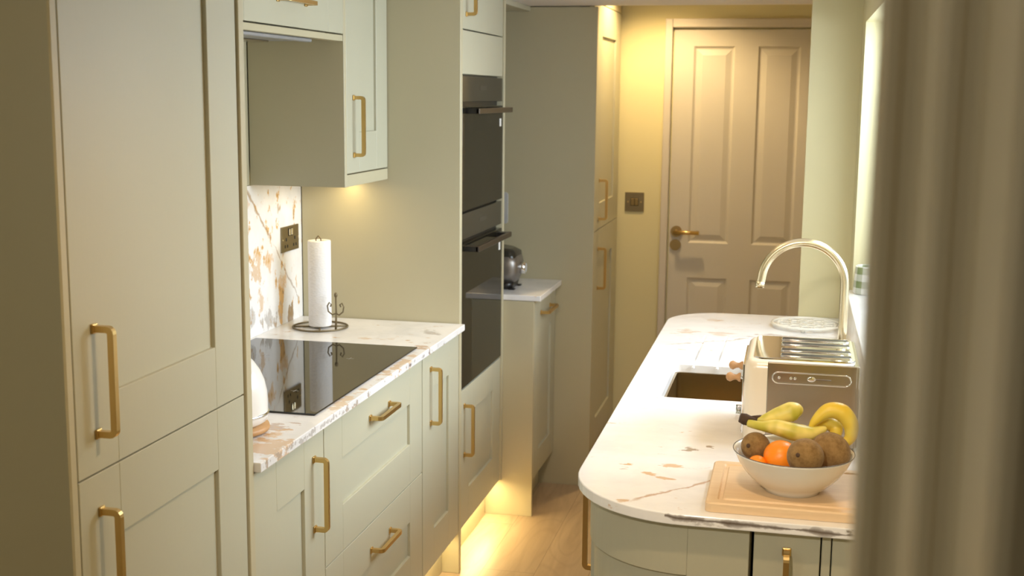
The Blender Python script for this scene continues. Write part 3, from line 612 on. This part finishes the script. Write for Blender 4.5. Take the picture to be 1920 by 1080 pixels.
# tap
t = thing('kitchen_tap', (0.143, 3.45, 0.9102), 'pale gold swan-neck kitchen tap behind the toaster', 'tap')
bm = B(); lathe(bm, [(0.026, 0), (0.026, 0.012), (0.020, 0.016), (0.020, 0.10), (0.0135, 0.104)], (0.143, 3.45, 0.9104), 32); obj('base', bm, 'champ', t)
ax, az, ar = 0.0325, 1.195, 0.1115
pts = [(0.144, 3.45, 0.95), (0.144, 3.45, 1.08)] + [(ax+ar*math.cos(a), 3.45, az+ar*math.sin(a)) for a in [math.radians(d_) for d_ in range(0, 176, 7)]] + [(ax-ar-0.001, 3.45, 1.197), (ax-ar-0.002, 3.45, 1.190)]
bm = B(); sweep(bm, pts, 0.0118, 24); obj('spout', bm, 'champ', t)
bm = B(); cyl(bm, (ax-ar-0.002, 3.45, 1.195), (ax-ar-0.004, 3.45, 1.178), 0.0124, 28); obj('aerator', bm, 'champ', t)
bm = B(); cyl(bm, (0.143, 3.43, 0.975), (0.143, 3.395, 0.975), 0.011); sweep(bm, [(0.143, 3.400, 0.975), (0.143, 3.36, 1.01)], 0.005, 12); obj('lever', bm, 'champ', t)

# trivet
t0 = (0.060, 4.345, 0.9105)
t = thing('trivet', t0, 'round white pierced trivet on the worktop past the tap', 'trivet')
bm = B(); zt = 0.9230
def ring(r, th=0.0045, n=56): sweep(bm, [(t0[0]+r*math.cos(2*math.pi*i/n), t0[1]+r*math.sin(2*math.pi*i/n), zt) for i in range(n)], th, 8, closed=True, flat=0.7)
ring(0.115, 0.0065); ring(0.100, 0.003); ring(0.060, 0.0035); ring(0.022, 0.004)
for i in range(12):
    a = 2*math.pi*i/12; c_ = V((t0[0]+0.080*math.cos(a), t0[1]+0.080*math.sin(a), zt))
    sweep(bm, [c_+V((0.019*math.cos(q), 0.019*math.sin(q), 0)) for q in [2*math.pi*k/14 for k in range(14)]], 0.0034, 6, closed=True, flat=0.7)
for i in range(8):
    a = 2*math.pi*(i+.5)/8; c_ = V((t0[0]+0.041*math.cos(a), t0[1]+0.041*math.sin(a), zt))
    sweep(bm, [c_+V((0.017*math.cos(q), 0.017*math.sin(q), 0)) for q in [2*math.pi*k/12 for k in range(12)]], 0.0034, 6, closed=True, flat=0.7)
obj('lattice', bm, 'china', t)
for a in (0.4, 2.5, 4.6):
    bm = B(); cyl(bm, (t0[0]+0.107*math.cos(a), t0[1]+0.107*math.sin(a), 0.9106), (t0[0]+0.107*math.cos(a), t0[1]+0.107*math.sin(a), 0.921), 0.007, 12); obj('foot', bm, 'china', t)

# gingham pot on the sill
bm = B(); lathe(bm, [(0.0, 0.004), (0.040, 0.004), (0.040, 0.092), (0.0425, 0.094), (0.045, 0.09), (0.050, 0.006), (0.047, 0.0), (0.0, 0.0)], (0.254, 4.26, WZ0+0.0045), 40, cap=False)
tag(obj('gingham_pot', bm, 'gingham', origin=(0.254, 4.26, WZ0+0.0045)), 'green and white gingham pot on the window sill', 'pot')

# chopping board
t = thing('chopping_board', (0.03, 2.45, 0.9102), 'beech chopping board with a juice groove under the fruit bowl', 'chopping board')
bm = B(); bz = 0.9295; x0, x1, y0, y1 = -0.142, 0.185, 2.312, 2.598
rings_ = []
for ins, z in ((0.0, 0.9106), (0.0, bz-0.003), (0.003, bz), (0.022, bz), (0.025, bz-0.004), (0.031, bz-0.004), (0.034, bz)):
    rings_.append([bm.verts.new(V((x, y, z))) for x, y in rrect(x0+ins, y0+ins, x1-ins, y1-ins, max(0.012-ins*0.2, 0.006), 4)])
for a, b in zip(rings_, rings_[1:]):
    for q in range(len(a)): bm.faces.new([a[q], a[(q+1) % len(a)], b[(q+1) % len(a)], b[q]])
bm.faces.new(rings_[0][::-1]); bm.faces.new(rings_[-1]); bmesh.ops.recalc_face_normals(bm, faces=bm.faces); obj('board', bm, 'board', t)

# fruit bowl
bc = (0.020, 2.432, 0.9297)
t = thing('fruit_bowl', bc, 'wide white china bowl filled with fruit, on the beech board', 'bowl')
prof = [(0.0, 0.004), (0.046, 0.004), (0.048, 0.0), (0.054, 0.0), (0.056, 0.006), (0.074, 0.018), (0.092, 0.036), (0.105, 0.055), (0.1145, 0.075), (0.1175, 0.0795), (0.1155, 0.0805), (0.111, 0.075), (0.101, 0.055), (0.088, 0.038), (0.070, 0.021), (0.050, 0.0105), (0.0, 0.008)]
bm = B(); lathe(bm, prof, bc, 72, cap=False); obj('bowl', bm, 'china', t)
bm = B(); sweep(bm, [(bc[0]+0.1170*math.cos(2*math.pi*i/72), bc[1]+0.1170*math.sin(2*math.pi*i/72), bc[2]+0.0805) for i in range(72)], 0.0009, 6, closed=True); obj('rim_line', bm, 'china_rim', t)

def fruit_kiwi(c, r, axis, label):
    t = thing('kiwi', c, label, 'fruit', None)
    rot = V(axis).to_track_quat('Z', 'Y').to_matrix()
    bm = B(); ball(bm, c, r, 24, (0.95, 0.95, 1.02), rot); obj('kiwi_body', bm, 'kiwi', t)
    e = V(c)+V(axis).normalized()*r*1.005
    bm = B(); ball(bm, e, 0.0045, 10, (1, 1, 0.5), rot); obj('stalk_end', bm, 'stem', t)
fruit_kiwi((-0.054, 2.452, 1.007), 0.0300, (-0.45, -0.85, 0.25), 'dark brown kiwi at the left edge of the fruit bowl')
fruit_kiwi((0.0421, 2.3587, 1.0203), 0.0365, (-0.40, -0.88, 0.30), 'light brown kiwi at the front of the fruit bowl')
fruit_kiwi((0.0906, 2.4266, 1.0142), 0.0390, (0.75, -0.45, -0.50), 'biggest kiwi, at the right of the fruit bowl below the arched bananas')
def fruit_round(name, c, r, mat, label, stalk=None):
    t = thing(name, c, label, 'fruit', None)
    bm = B(); ball(bm, c, r, 24, (1, 1, 0.93)); obj('flesh' if False else 'peel', bm, mat, t)
    if stalk:
        e = V(c)+V(stalk).normalized()*r*0.965
        bm = B(); ball(bm, e, 0.006, 8, (1, 1, 0.6)); sweep(bm, [e, e+V(stalk).normalized()*0.007], [0.003, 0.0015], 8); obj('stalk', bm, 'leaf', t)
fruit_round('orange', (-0.0035, 2.4101, 1.002), 0.0340, 'orange', 'bright orange in front of the banana stem, mostly exposed', (0.85, -0.5, -0.15))
fruit_round('orange', (-0.0480, 2.3939, 0.9880), 0.0185, 'orange', 'small orange half hidden below the left kiwi')
fruit_round('apple', (0.0726, 2.3727, 0.9813), 0.0140, 'apple', 'red fruit peeping out between the two right kiwis and the bowl rim')
fruit_round('orange', (0.030, 2.470, 0.972), 0.0260, 'orange', 'orange buried in the middle of the bowl under the bananas')

def banana(pts, rad, parent, mat, n=10):
    # smooth the centre line with Catmull-Rom
    P = [V(p) for p in pts]; Q = []; Rr = []
    for i in range(len(P)-1):
        p0, p1, p2, p3 = P[max(i-1, 0)], P[i], P[i+1], P[min(i+2, len(P)-1)]
        for k in range(6):
            s = k/6; Q.append(0.5*((2*p1)+(p2-p0)*s+(2*p0-5*p1+4*p2-p3)*s*s+(3*p1-p0-3*p2+p3)*s**3)); Rr.append(rad[i]*(1-s)+rad[i+1]*s)
    Q.append(P[-1]); Rr.append(rad[-1])
    bm = B(); sweep(bm, Q, Rr, n); ob = obj('banana', bm, mat, parent)
    sm = ob.modifiers.new('sub', 'SUBSURF'); sm.levels = 1; sm.render_levels = 2
    return ob
# left pair
t = thing('banana_bunch', (-0.02, 2.43, 1.02), 'pair of bananas joined at a brown stem, lying across the left of the bowl', 'fruit')
A = V((-0.0039, 0.0027, 0.0027))
def sh(d, *pts): return [tuple(V(p)+d) for p in pts]
banana(sh(A, (-0.068, 2.480, 1.050), (-0.040, 2.482, 1.052), (-0.012, 2.485, 1.060), (0.016, 2.488, 1.070), (0.030, 2.490, 1.070), (0.037, 2.491, 1.067)), [0.006, 0.009, 0.0175, 0.0215, 0.0175, 0.006], t, 'bananag')
banana(sh(A, (-0.068, 2.462, 1.048), (-0.040, 2.452, 1.046), (-0.010, 2.450, 1.046), (0.024, 2.449, 1.039), (0.054, 2.453, 1.037), (0.078, 2.463, 1.044), (0.086, 2.467, 1.047)), [0.008, 0.010, 0.017, 0.019, 0.0155, 0.008, 0.003], t, 'bananag')
bm = B(); sweep(bm, sh(A, (-0.084, 2.470, 1.056), (-0.074, 2.471, 1.053), (-0.052, 2.466, 1.048)), [0.0095, 0.0120, 0.0090], 9); sweep(bm, sh(A, (-0.062, 2.478, 1.052), (-0.044, 2.482, 1.055), (-0.034, 2.484, 1.058)), [0.007, 0.0060, 0.003], 8); obj('stem', bm, 'stem', t)
t = thing('banana_bunch', (0.11, 2.47, 1.0), 'bunch of yellow bananas arching over the right rim of the bowl', 'fruit')
A = V((-0.0023, -0.0011, 0.0038))
banana(sh(A, (0.052, 2.478, 1.038), (0.062, 2.481, 1.056), (0.086, 2.486, 1.077), (0.113, 2.488, 1.075), (0.131, 2.486, 1.052), (0.131, 2.482, 1.026), (0.112, 2.478, 1.006)), [0.003, 0.0095, 0.0165, 0.019, 0.0165, 0.012, 0.007], t, 'banana')
banana(sh(A, (0.056, 2.512, 1.028), (0.070, 2.514, 1.038), (0.090, 2.512, 1.044), (0.104, 2.504, 1.036), (0.100, 2.497, 1.012)), [0.003, 0.010, 0.0150, 0.0155, 0.008], t, 'banana')
banana(sh(A, (0.016, 2.520, 1.022), (0.034, 2.518, 1.028), (0.050, 2.512, 1.022), (0.054, 2.504, 1.004)), [0.003, 0.010, 0.012, 0.007], t, 'banana')

# toaster
t = thing('toaster', (0.03, 2.945, 0.9102), 'cream and steel four-slot toaster with wooden lever knobs', 'toaster')
tx0, tx1, ty0, ty1, tz0, tz1 = -0.094, 0.158, 2.796, 3.092, 0.917, 1.112
bm = B()
pl = rrect(tx0, ty0, tx1, ty1, 0.028, 6)
lev = [(0.006, tz0), (0.0, tz0+0.008), (0.0, tz1-0.022), (0.003, tz1-0.010), (0.009, tz1-0.003), (0.018, tz1)]
prev = None
for ins, z in lev:
    cur = [bm.verts.new(V((x, y, z))) for x, y in rrect(tx0+ins, ty0+ins, tx1-ins, ty1-ins, 0.028-ins*0.5, 6)]
    if prev:
        for q in range(len(cur)):
            f = bm.faces.new([prev[q], prev[(q+1) % len(cur)], cur[(q+1) % len(cur)], cur[q]]); f.smooth = True
    else: bm.faces.new(cur[::-1])
    prev = cur
bm.faces.new(prev); bmesh.ops.recalc_face_normals(bm, faces=bm.faces); obj('shell', bm, 'cream', t)
bm = B(); box(bm, (-0.042, ty0-0.003, tz0+0.004), (tx1-0.004, ty0+0.004, tz1-0.004), 0.002, 2); box(bm, (tx1-0.030, ty0-0.0025, tz0+0.004), (tx1+0.002, ty1, tz1-0.004), 0.004, 3); sp_ = obj('side_panel', bm, 'steel', t)
bm = B()
def pill(x0, x1, z, r, y, th):
    p = [(x0+r*math.cos(a), y, z+r*math.sin(a)) for a in [math.radians(90+180*i/10) for i in range(11)]]+[(x1+r*math.cos(a), y, z+r*math.sin(a)) for a in [math.radians(-90+180*i/10) for i in range(11)]]
    sweep(bm, p, th, 8, closed=True)
yp = ty0-0.0035
pill(-0.018, 0.128, 1.074, 0.0125, yp, 0.0018)
ball(bm, (0.055, yp, 1.074), 0.008, 12, (1.2, 0.25, 0.8)); box(bm, (0.064, yp-0.001, 1.0725), (0.098, yp+0.001, 1.075), 0.0005)
for xq in (-0.016, 0.010, 0.019): ball(bm, (xq, yp, 1.074), 0.0035, 10, (1, 0.4, 1))
obj('embossed_badge', bm, 'chrome', sp_)
bm = B(); prism(bm, rrect(tx0+0.020, ty0+0.014, tx1-0.008, ty1-0.014, 0.022, 6), tz1-0.002, tz1+0.0025, 0.001); tp = obj('top_plate', bm, 'chrome', t)
for ys_ in (2.850, 2.910, 2.985, 3.045):
    bm = B(); pr = rrect(-0.014, ys_-0.014, 0.142, ys_+0.014, 0.005, 3); sweep(bm, [(x, y, tz1+0.0035) for x, y in pr], 0.0013, 8, closed=True); sl = obj('slot_rim', bm, 'chrome', tp)
    bm = B(); box(bm, (-0.0125, ys_-0.0125, tz1+0.0026), (0.1405, ys_+0.0125, tz1+0.0046)); obj('slot', bm, 'black', sl)
bm = B(); box(bm, (tx0-0.004, 2.83, tz0+0.012), (tx0+0.002, 3.06, tz1-0.020), 0.002, 2); ep = obj('control_plate', bm, 'chrome', t)
for ky in (2.880, 3.010):
    bm = B(); cyl(bm, (tx0-0.003, ky, 1.050), (tx0-0.018, ky, 1.050), 0.0045, 12); lv_ = obj('lever', bm, 'chrome', ep)
    bm = B(); c0 = V((tx0-0.010, ky, 1.050)); sweep(bm, [c0, c0-X*0.004, c0-X*0.010, c0-X*0.016, c0-X*0.024, c0-X*0.031, c0-X*0.034], [0.0105, 0.0105, 0.006, 0.007, 0.0115, 0.0085, 0.003], 20); obj('knob', bm, 'knobwood', lv_)
bm = B(); cyl(bm, (tx0-0.003, 2.880, 0.966), (tx0-0.018, 2.880, 0.966), 0.018, 28); obj('browning_dial', bm, 'chrome', ep)
for fx_, fy_ in ((-0.07, 2.82), (0.13, 2.82), (-0.07, 3.07), (0.13, 3.07)):
    bm = B(); cyl(bm, (fx_, fy_, 0.9106), (fx_, fy_, 0.9185), 0.010, 14); obj('foot', bm, 'black', t)

# kettle
kc = (-1.262, 2.60, 0.9106)
t = thing('kettle', kc, 'white dome kettle on a round wooden base, half hidden behind the near tall cabinet', 'kettle')
bm = B(); lathe(bm, [(0.0, 0.0), (0.074, 0.0), (0.088, 0.006), (0.090, 0.012), (0.088, 0.019), (0.0, 0.019)], kc, 56, cap=False); obj('base', bm, 'kettlewood', t)
bm = B(); lathe(bm, [(0.0, 0.020), (0.070, 0.020), (0.084, 0.030), (0.0872, 0.045)], kc, 56, cap=False); obj('lower_body', bm, 'enamel', t)
bm = B(); lathe(bm, [(0.0865, 0.044), (0.0895, 0.045), (0.0895, 0.050), (0.0865, 0.051)], kc, 56, cap=False); obj('ring', bm, 'chrome', t)
bm = B(); lathe(bm, [(0.0868, 0.051), (0.087, 0.075), (0.085, 0.10), (0.079, 0.125), (0.069, 0.148), (0.055, 0.168), (0.040, 0.182), (0.022, 0.191), (0.0, 0.194)], kc, 56, cap=False); obj('body', bm, 'enamel', t)
bm = B(); lathe(bm, [(0.006, 0.192), (0.006, 0.204), (0.013, 0.210), (0.013, 0.218), (0.0, 0.222)], kc, 24, cap=False); obj('lid_knob', bm, 'chrome', t)
bm = B(); sweep(bm, [(kc[0]-0.055, kc[1], kc[2]+0.165), (kc[0]-0.11, kc[1], kc[2]+0.185), (kc[0]-0.135, kc[1], kc[2]+0.14), (kc[0]-0.125, kc[1], kc[2]+0.07), (kc[0]-0.085, kc[1], kc[2]+0.062)], 0.009, 14); obj('handle', bm, 'enamel', t)

# paper towel and holder
hc = (-1.548, 3.885, 0.9104)
t = thing('towel_holder', hc, 'round bronze wire stand holding the paper towel', 'towel holder')
bm = B(); r = 0.092; sweep(bm, [(hc[0]+r*math.cos(2*math.pi*i/56), hc[1]+r*math.sin(2*math.pi*i/56), hc[2]+0.0035) for i in range(56)], 0.0032, 8, closed=True)
for a in (0.35, 1.92, 3.49, 5.06): sweep(bm, [hc[0:2]+(hc[2]+0.0036,), (hc[0]+r*math.cos(a), hc[1]+r*math.sin(a), hc[2]+0.0036)], 0.0030, 8)
obj('base_ring', bm, 'bronzewire', t)
bm = B(); sweep(bm, [(hc[0], hc[1], hc[2]+0.003), (hc[0], hc[1], hc[2]+0.285)], 0.003, 8)
lp = [(hc[0], hc[1], hc[2]+0.283), (hc[0]-0.011, hc[1], hc[2]+0.292), (hc[0]-0.011, hc[1], hc[2]+0.302), (hc[0]-0.003, hc[1], hc[2]+0.312), (hc[0]+0.006, hc[1], hc[2]+0.302), (hc[0]+0.008, hc[1], hc[2]+0.285)]
sweep(bm, lp, 0.0024, 8); obj('centre_rod', bm, 'bronzewire', t)
bm = B(); ax_, ay_ = hc[0]+0.075, hc[1]-0.050
sweep(bm, [(ax_, ay_, hc[2]+0.005), (ax_+0.002, ay_, hc[2]+0.06), (ax_+0.001, ay_, hc[2]+0.115)], [0.004, 0.0032, 0.0028], 8)
for sg in (-1, 1):
    sweep(bm, [(ax_+0.001, ay_, hc[2]+0.060), (ax_+sg*0.012, ay_, hc[2]+0.055), (ax_+sg*0.026, ay_, hc[2]+0.066), (ax_+sg*0.029, ay_, hc[2]+0.084), (ax_+sg*0.022, ay_, hc[2]+0.096), (ax_+sg*0.015, ay_, hc[2]+0.090), (ax_+sg*0.018, ay_, hc[2]+0.082)], 0.0026, 8)
ball(bm, (ax_+0.001, ay_, hc[2]+0.122), 0.006, 10, (1, 1, 1.5))
obj('tension_arm', bm, 'bronzewire', t)
bm = B(); n = 56
lathe(bm, [(0.018, 0.0), (0.0375, 0.0), (0.0385, 0.003), (0.0385, 0.2865), (0.0375, 0.289), (0.019, 0.289), (0.018, 0.287), (0.018, 0.0)], (hc[0], hc[1], hc[2]+0.0075), n, cap=False)
tag(obj('paper_towel_roll', bm, 'paper', origin=(hc[0], hc[1], hc[2]+0.0075)), 'tall white paper towel roll standing beyond the hob', 'paper towel')

# double socket on the splashback
def plate_geo(P0, u, n, w, h, parent, t=0.006, name='plate', mat='plate'):
    bm = B(); box(bm, (0, 0, 0), (w, t, h), 0.0018, 2, frame_map(P0, u, n)); return obj(name, bm, mat, parent)
sx_ = XW+0.0092; t = thing('double_socket', (sx_, 3.966, 1.158), 'bronze double power socket on the marble splashback', 'socket')
plate_geo((sx_, 3.893, 1.157), Y, X, 0.147, 0.087, t)
for yc in (3.93, 4.003):
    T = frame_map((sx_+0.006, yc, 1.157), Y, X); bm = B()
    box(bm, (-0.004, -0.001, 0.037), (0.004, 0.0006, 0.048), 0, 1, T); box(bm, (-0.014, -0.001, 0.014), (-0.007, 0.0006, 0.024), 0, 1, T); box(bm, (0.007, -0.001, 0.014), (0.014, 0.0006, 0.024), 0, 1, T); obj('socket_holes', bm, 'dark', t)
for yc, tl in ((3.957, 0.003), (3.976, -0.003)):
    T = frame_map((sx_+0.006, yc, 1.157), Y, X); bm = B(); box(bm, (-0.0085, -0.001, 0.053), (0.0085, 0.001, 0.079), 0, 1, T); sw = obj('switch_surround', bm, 'dark', t)
    bm = B(); box(bm, (-0.006, 0.0, 0.055), (0.006, 0.004, 0.077), 0.001, 1, T); obj('rocker', bm, 'champ', sw)
for yc in (3.901, 4.032):
    bm = B(); cyl(bm, (sx_+0.0055, yc, 1.200), (sx_+0.0068, yc, 1.200), 0.0032, 14); obj('screw', bm, 'champ', t)
# light switch on the far wall
t = thing('light_switch', (-0.762, YF, 1.135), 'square bronze light switch on the cream wall beside the door', 'light switch')
plate_geo((-0.808, YF-0.0004, 1.136), X, -Y, 0.093, 0.093, t)
T = frame_map((-0.7615, YF-0.0064, 1.1825), X, -Y); bm = B(); box(bm, (-0.020, -0.001, -0.019), (0.020, 0.001, 0.019), 0, 1, T); sw = obj('switch_surround', bm, 'dark', t)
for q in (-0.0175, 0.0015):
    bm = B(); box(bm, (q, 0, -0.0165), (q+0.016, 0.003, 0.0165), 0.001, 1, T); obj('rocker', bm, 'oldbrass', sw)
for q in (-0.032, 0.032):
    bm = B(); cyl(bm, (-0.7615+q, YF-0.006, 1.1825), (-0.7615+q, YF-0.0078, 1.1825), 0.004, 14); obj('screw', bm, 'brass', t)
# pale socket plate on the far cabinet's side panel
t = thing('isolator_switch', (-1.245, 5.189, 1.15), 'pale rounded switch plate on the side panel behind the oven tower', 'switch')
bm = B(); prism(bm, rrect(-1.290, 0, -1.199, 0.135, 0.012, 5), 0, 0.009, 0.002, T=lambda c: V((c.x, 5.1888-c.z, 1.146+c.y))); obj('plate', bm, 'grey', t)
bm = B(); box(bm, (-1.262, 5.176, 1.19), (-1.227, 5.180, 1.24), 0.002); obj('rocker', bm, 'label', t)

# food processor base
fc = (-1.170, 4.93, 0.9106)
t = thing('food_processor', fc, 'steel food processor base with a round dial, half hidden by the ovens', 'appliance')
bm = B(); prev = None
for ins, z in ((0.012, 0.003), (0.006, 0.028)):
    cur = [bm.verts.new(V((x, y, fc[2]+z))) for x, y in rrect(fc[0]-0.095+ins, fc[1]-0.085+ins, fc[0]+0.085-ins-0.01, fc[1]+0.085-ins, 0.03, 6)]
    if prev:
        for q in range(len(cur)): f = bm.faces.new([prev[q], prev[(q+1) % len(cur)], cur[(q+1) % len(cur)], cur[q]]); f.smooth = True
    else: bm.faces.new(cur[::-1])
    prev = cur
bm.faces.new(prev); bmesh.ops.recalc_face_normals(bm, faces=bm.faces); obj('foot_plinth', bm, 'black', t)
bm = B(); prev = None
for ins, z in ((0.014, 0.028), (0.0, 0.070), (0.0, 0.105), (0.006, 0.135)):
    cur = [bm.verts.new(V((x, y, fc[2]+z))) for x, y in rrect(fc[0]-0.095+ins, fc[1]-0.085+ins, fc[0]+0.085-ins, fc[1]+0.085-ins, 0.035, 6)]
    if prev:
        for q in range(len(cur)): f = bm.faces.new([prev[q], prev[(q+1) % len(cur)], cur[(q+1) % len(cur)], cur[q]]); f.smooth = True
    else: bm.faces.new(cur[::-1])
    prev = cur
bm.faces.new(prev); bmesh.ops.recalc_face_normals(bm, faces=bm.faces); obj('housing', bm, 'gunmetal', t)
bm = B(); prev = None
for ins, z in ((0.006, 0.135), (0.008, 0.158), (0.030, 0.170)):
    cur = [bm.verts.new(V((x, y, fc[2]+z-(x-fc[0])*0.12*(z > 0.13)))) for x, y in rrect(fc[0]-0.095+ins, fc[1]-0.085+ins, fc[0]+0.085-ins, fc[1]+0.085-ins, 0.03, 6)]
    if prev:
        for q in range(len(cur)): f = bm.faces.new([prev[q], prev[(q+1) % len(cur)], cur[(q+1) % len(cur)], cur[q]]); f.smooth = True
    prev = cur
bm.faces.new(prev); bmesh.ops.recalc_face_normals(bm, faces=bm.faces); obj('lid', bm, 'ovenpanel', t)
bm = B(); cyl(bm, (fc[0]+0.080, fc[1], fc[2]+0.083), (fc[0]+0.108, fc[1], fc[2]+0.083), 0.024, 32); dl = obj('dial', bm, 'chrome', t)
bm = B(); cyl(bm, (fc[0]+0.108, fc[1], fc[2]+0.083), (fc[0]+0.1085, fc[1], fc[2]+0.083), 0.019, 32); obj('dial_face', bm, 'grey', dl)
for q in (-0.06, 0.06):
    bm = B(); box(bm, (fc[0]+0.05, fc[1]+q-0.012, fc[2]), (fc[0]+0.075, fc[1]+q+0.012, fc[2]+0.005)); obj('foot', bm, 'black', t)

GROUPS = {'kiwi': 'kiwis in the fruit bowl', 'orange': 'oranges in the fruit bowl', 'banana_bunch': 'bananas in the fruit bowl', 'oven': 'built-in ovens in the tower',
          'base_cabinet': 'sage base cabinets', 'tall_cabinet': 'tall sage cabinets', 'curved_end_cabinet': 'curved end cabinets of the sink run', 'worktop': 'marble worktops'}
for o in bpy.data.objects:
    if o.parent is None and o.name.split('.')[0] in GROUPS: o['group'] = GROUPS[o.name.split('.')[0]]
    if '_o' in o: del o['_o']
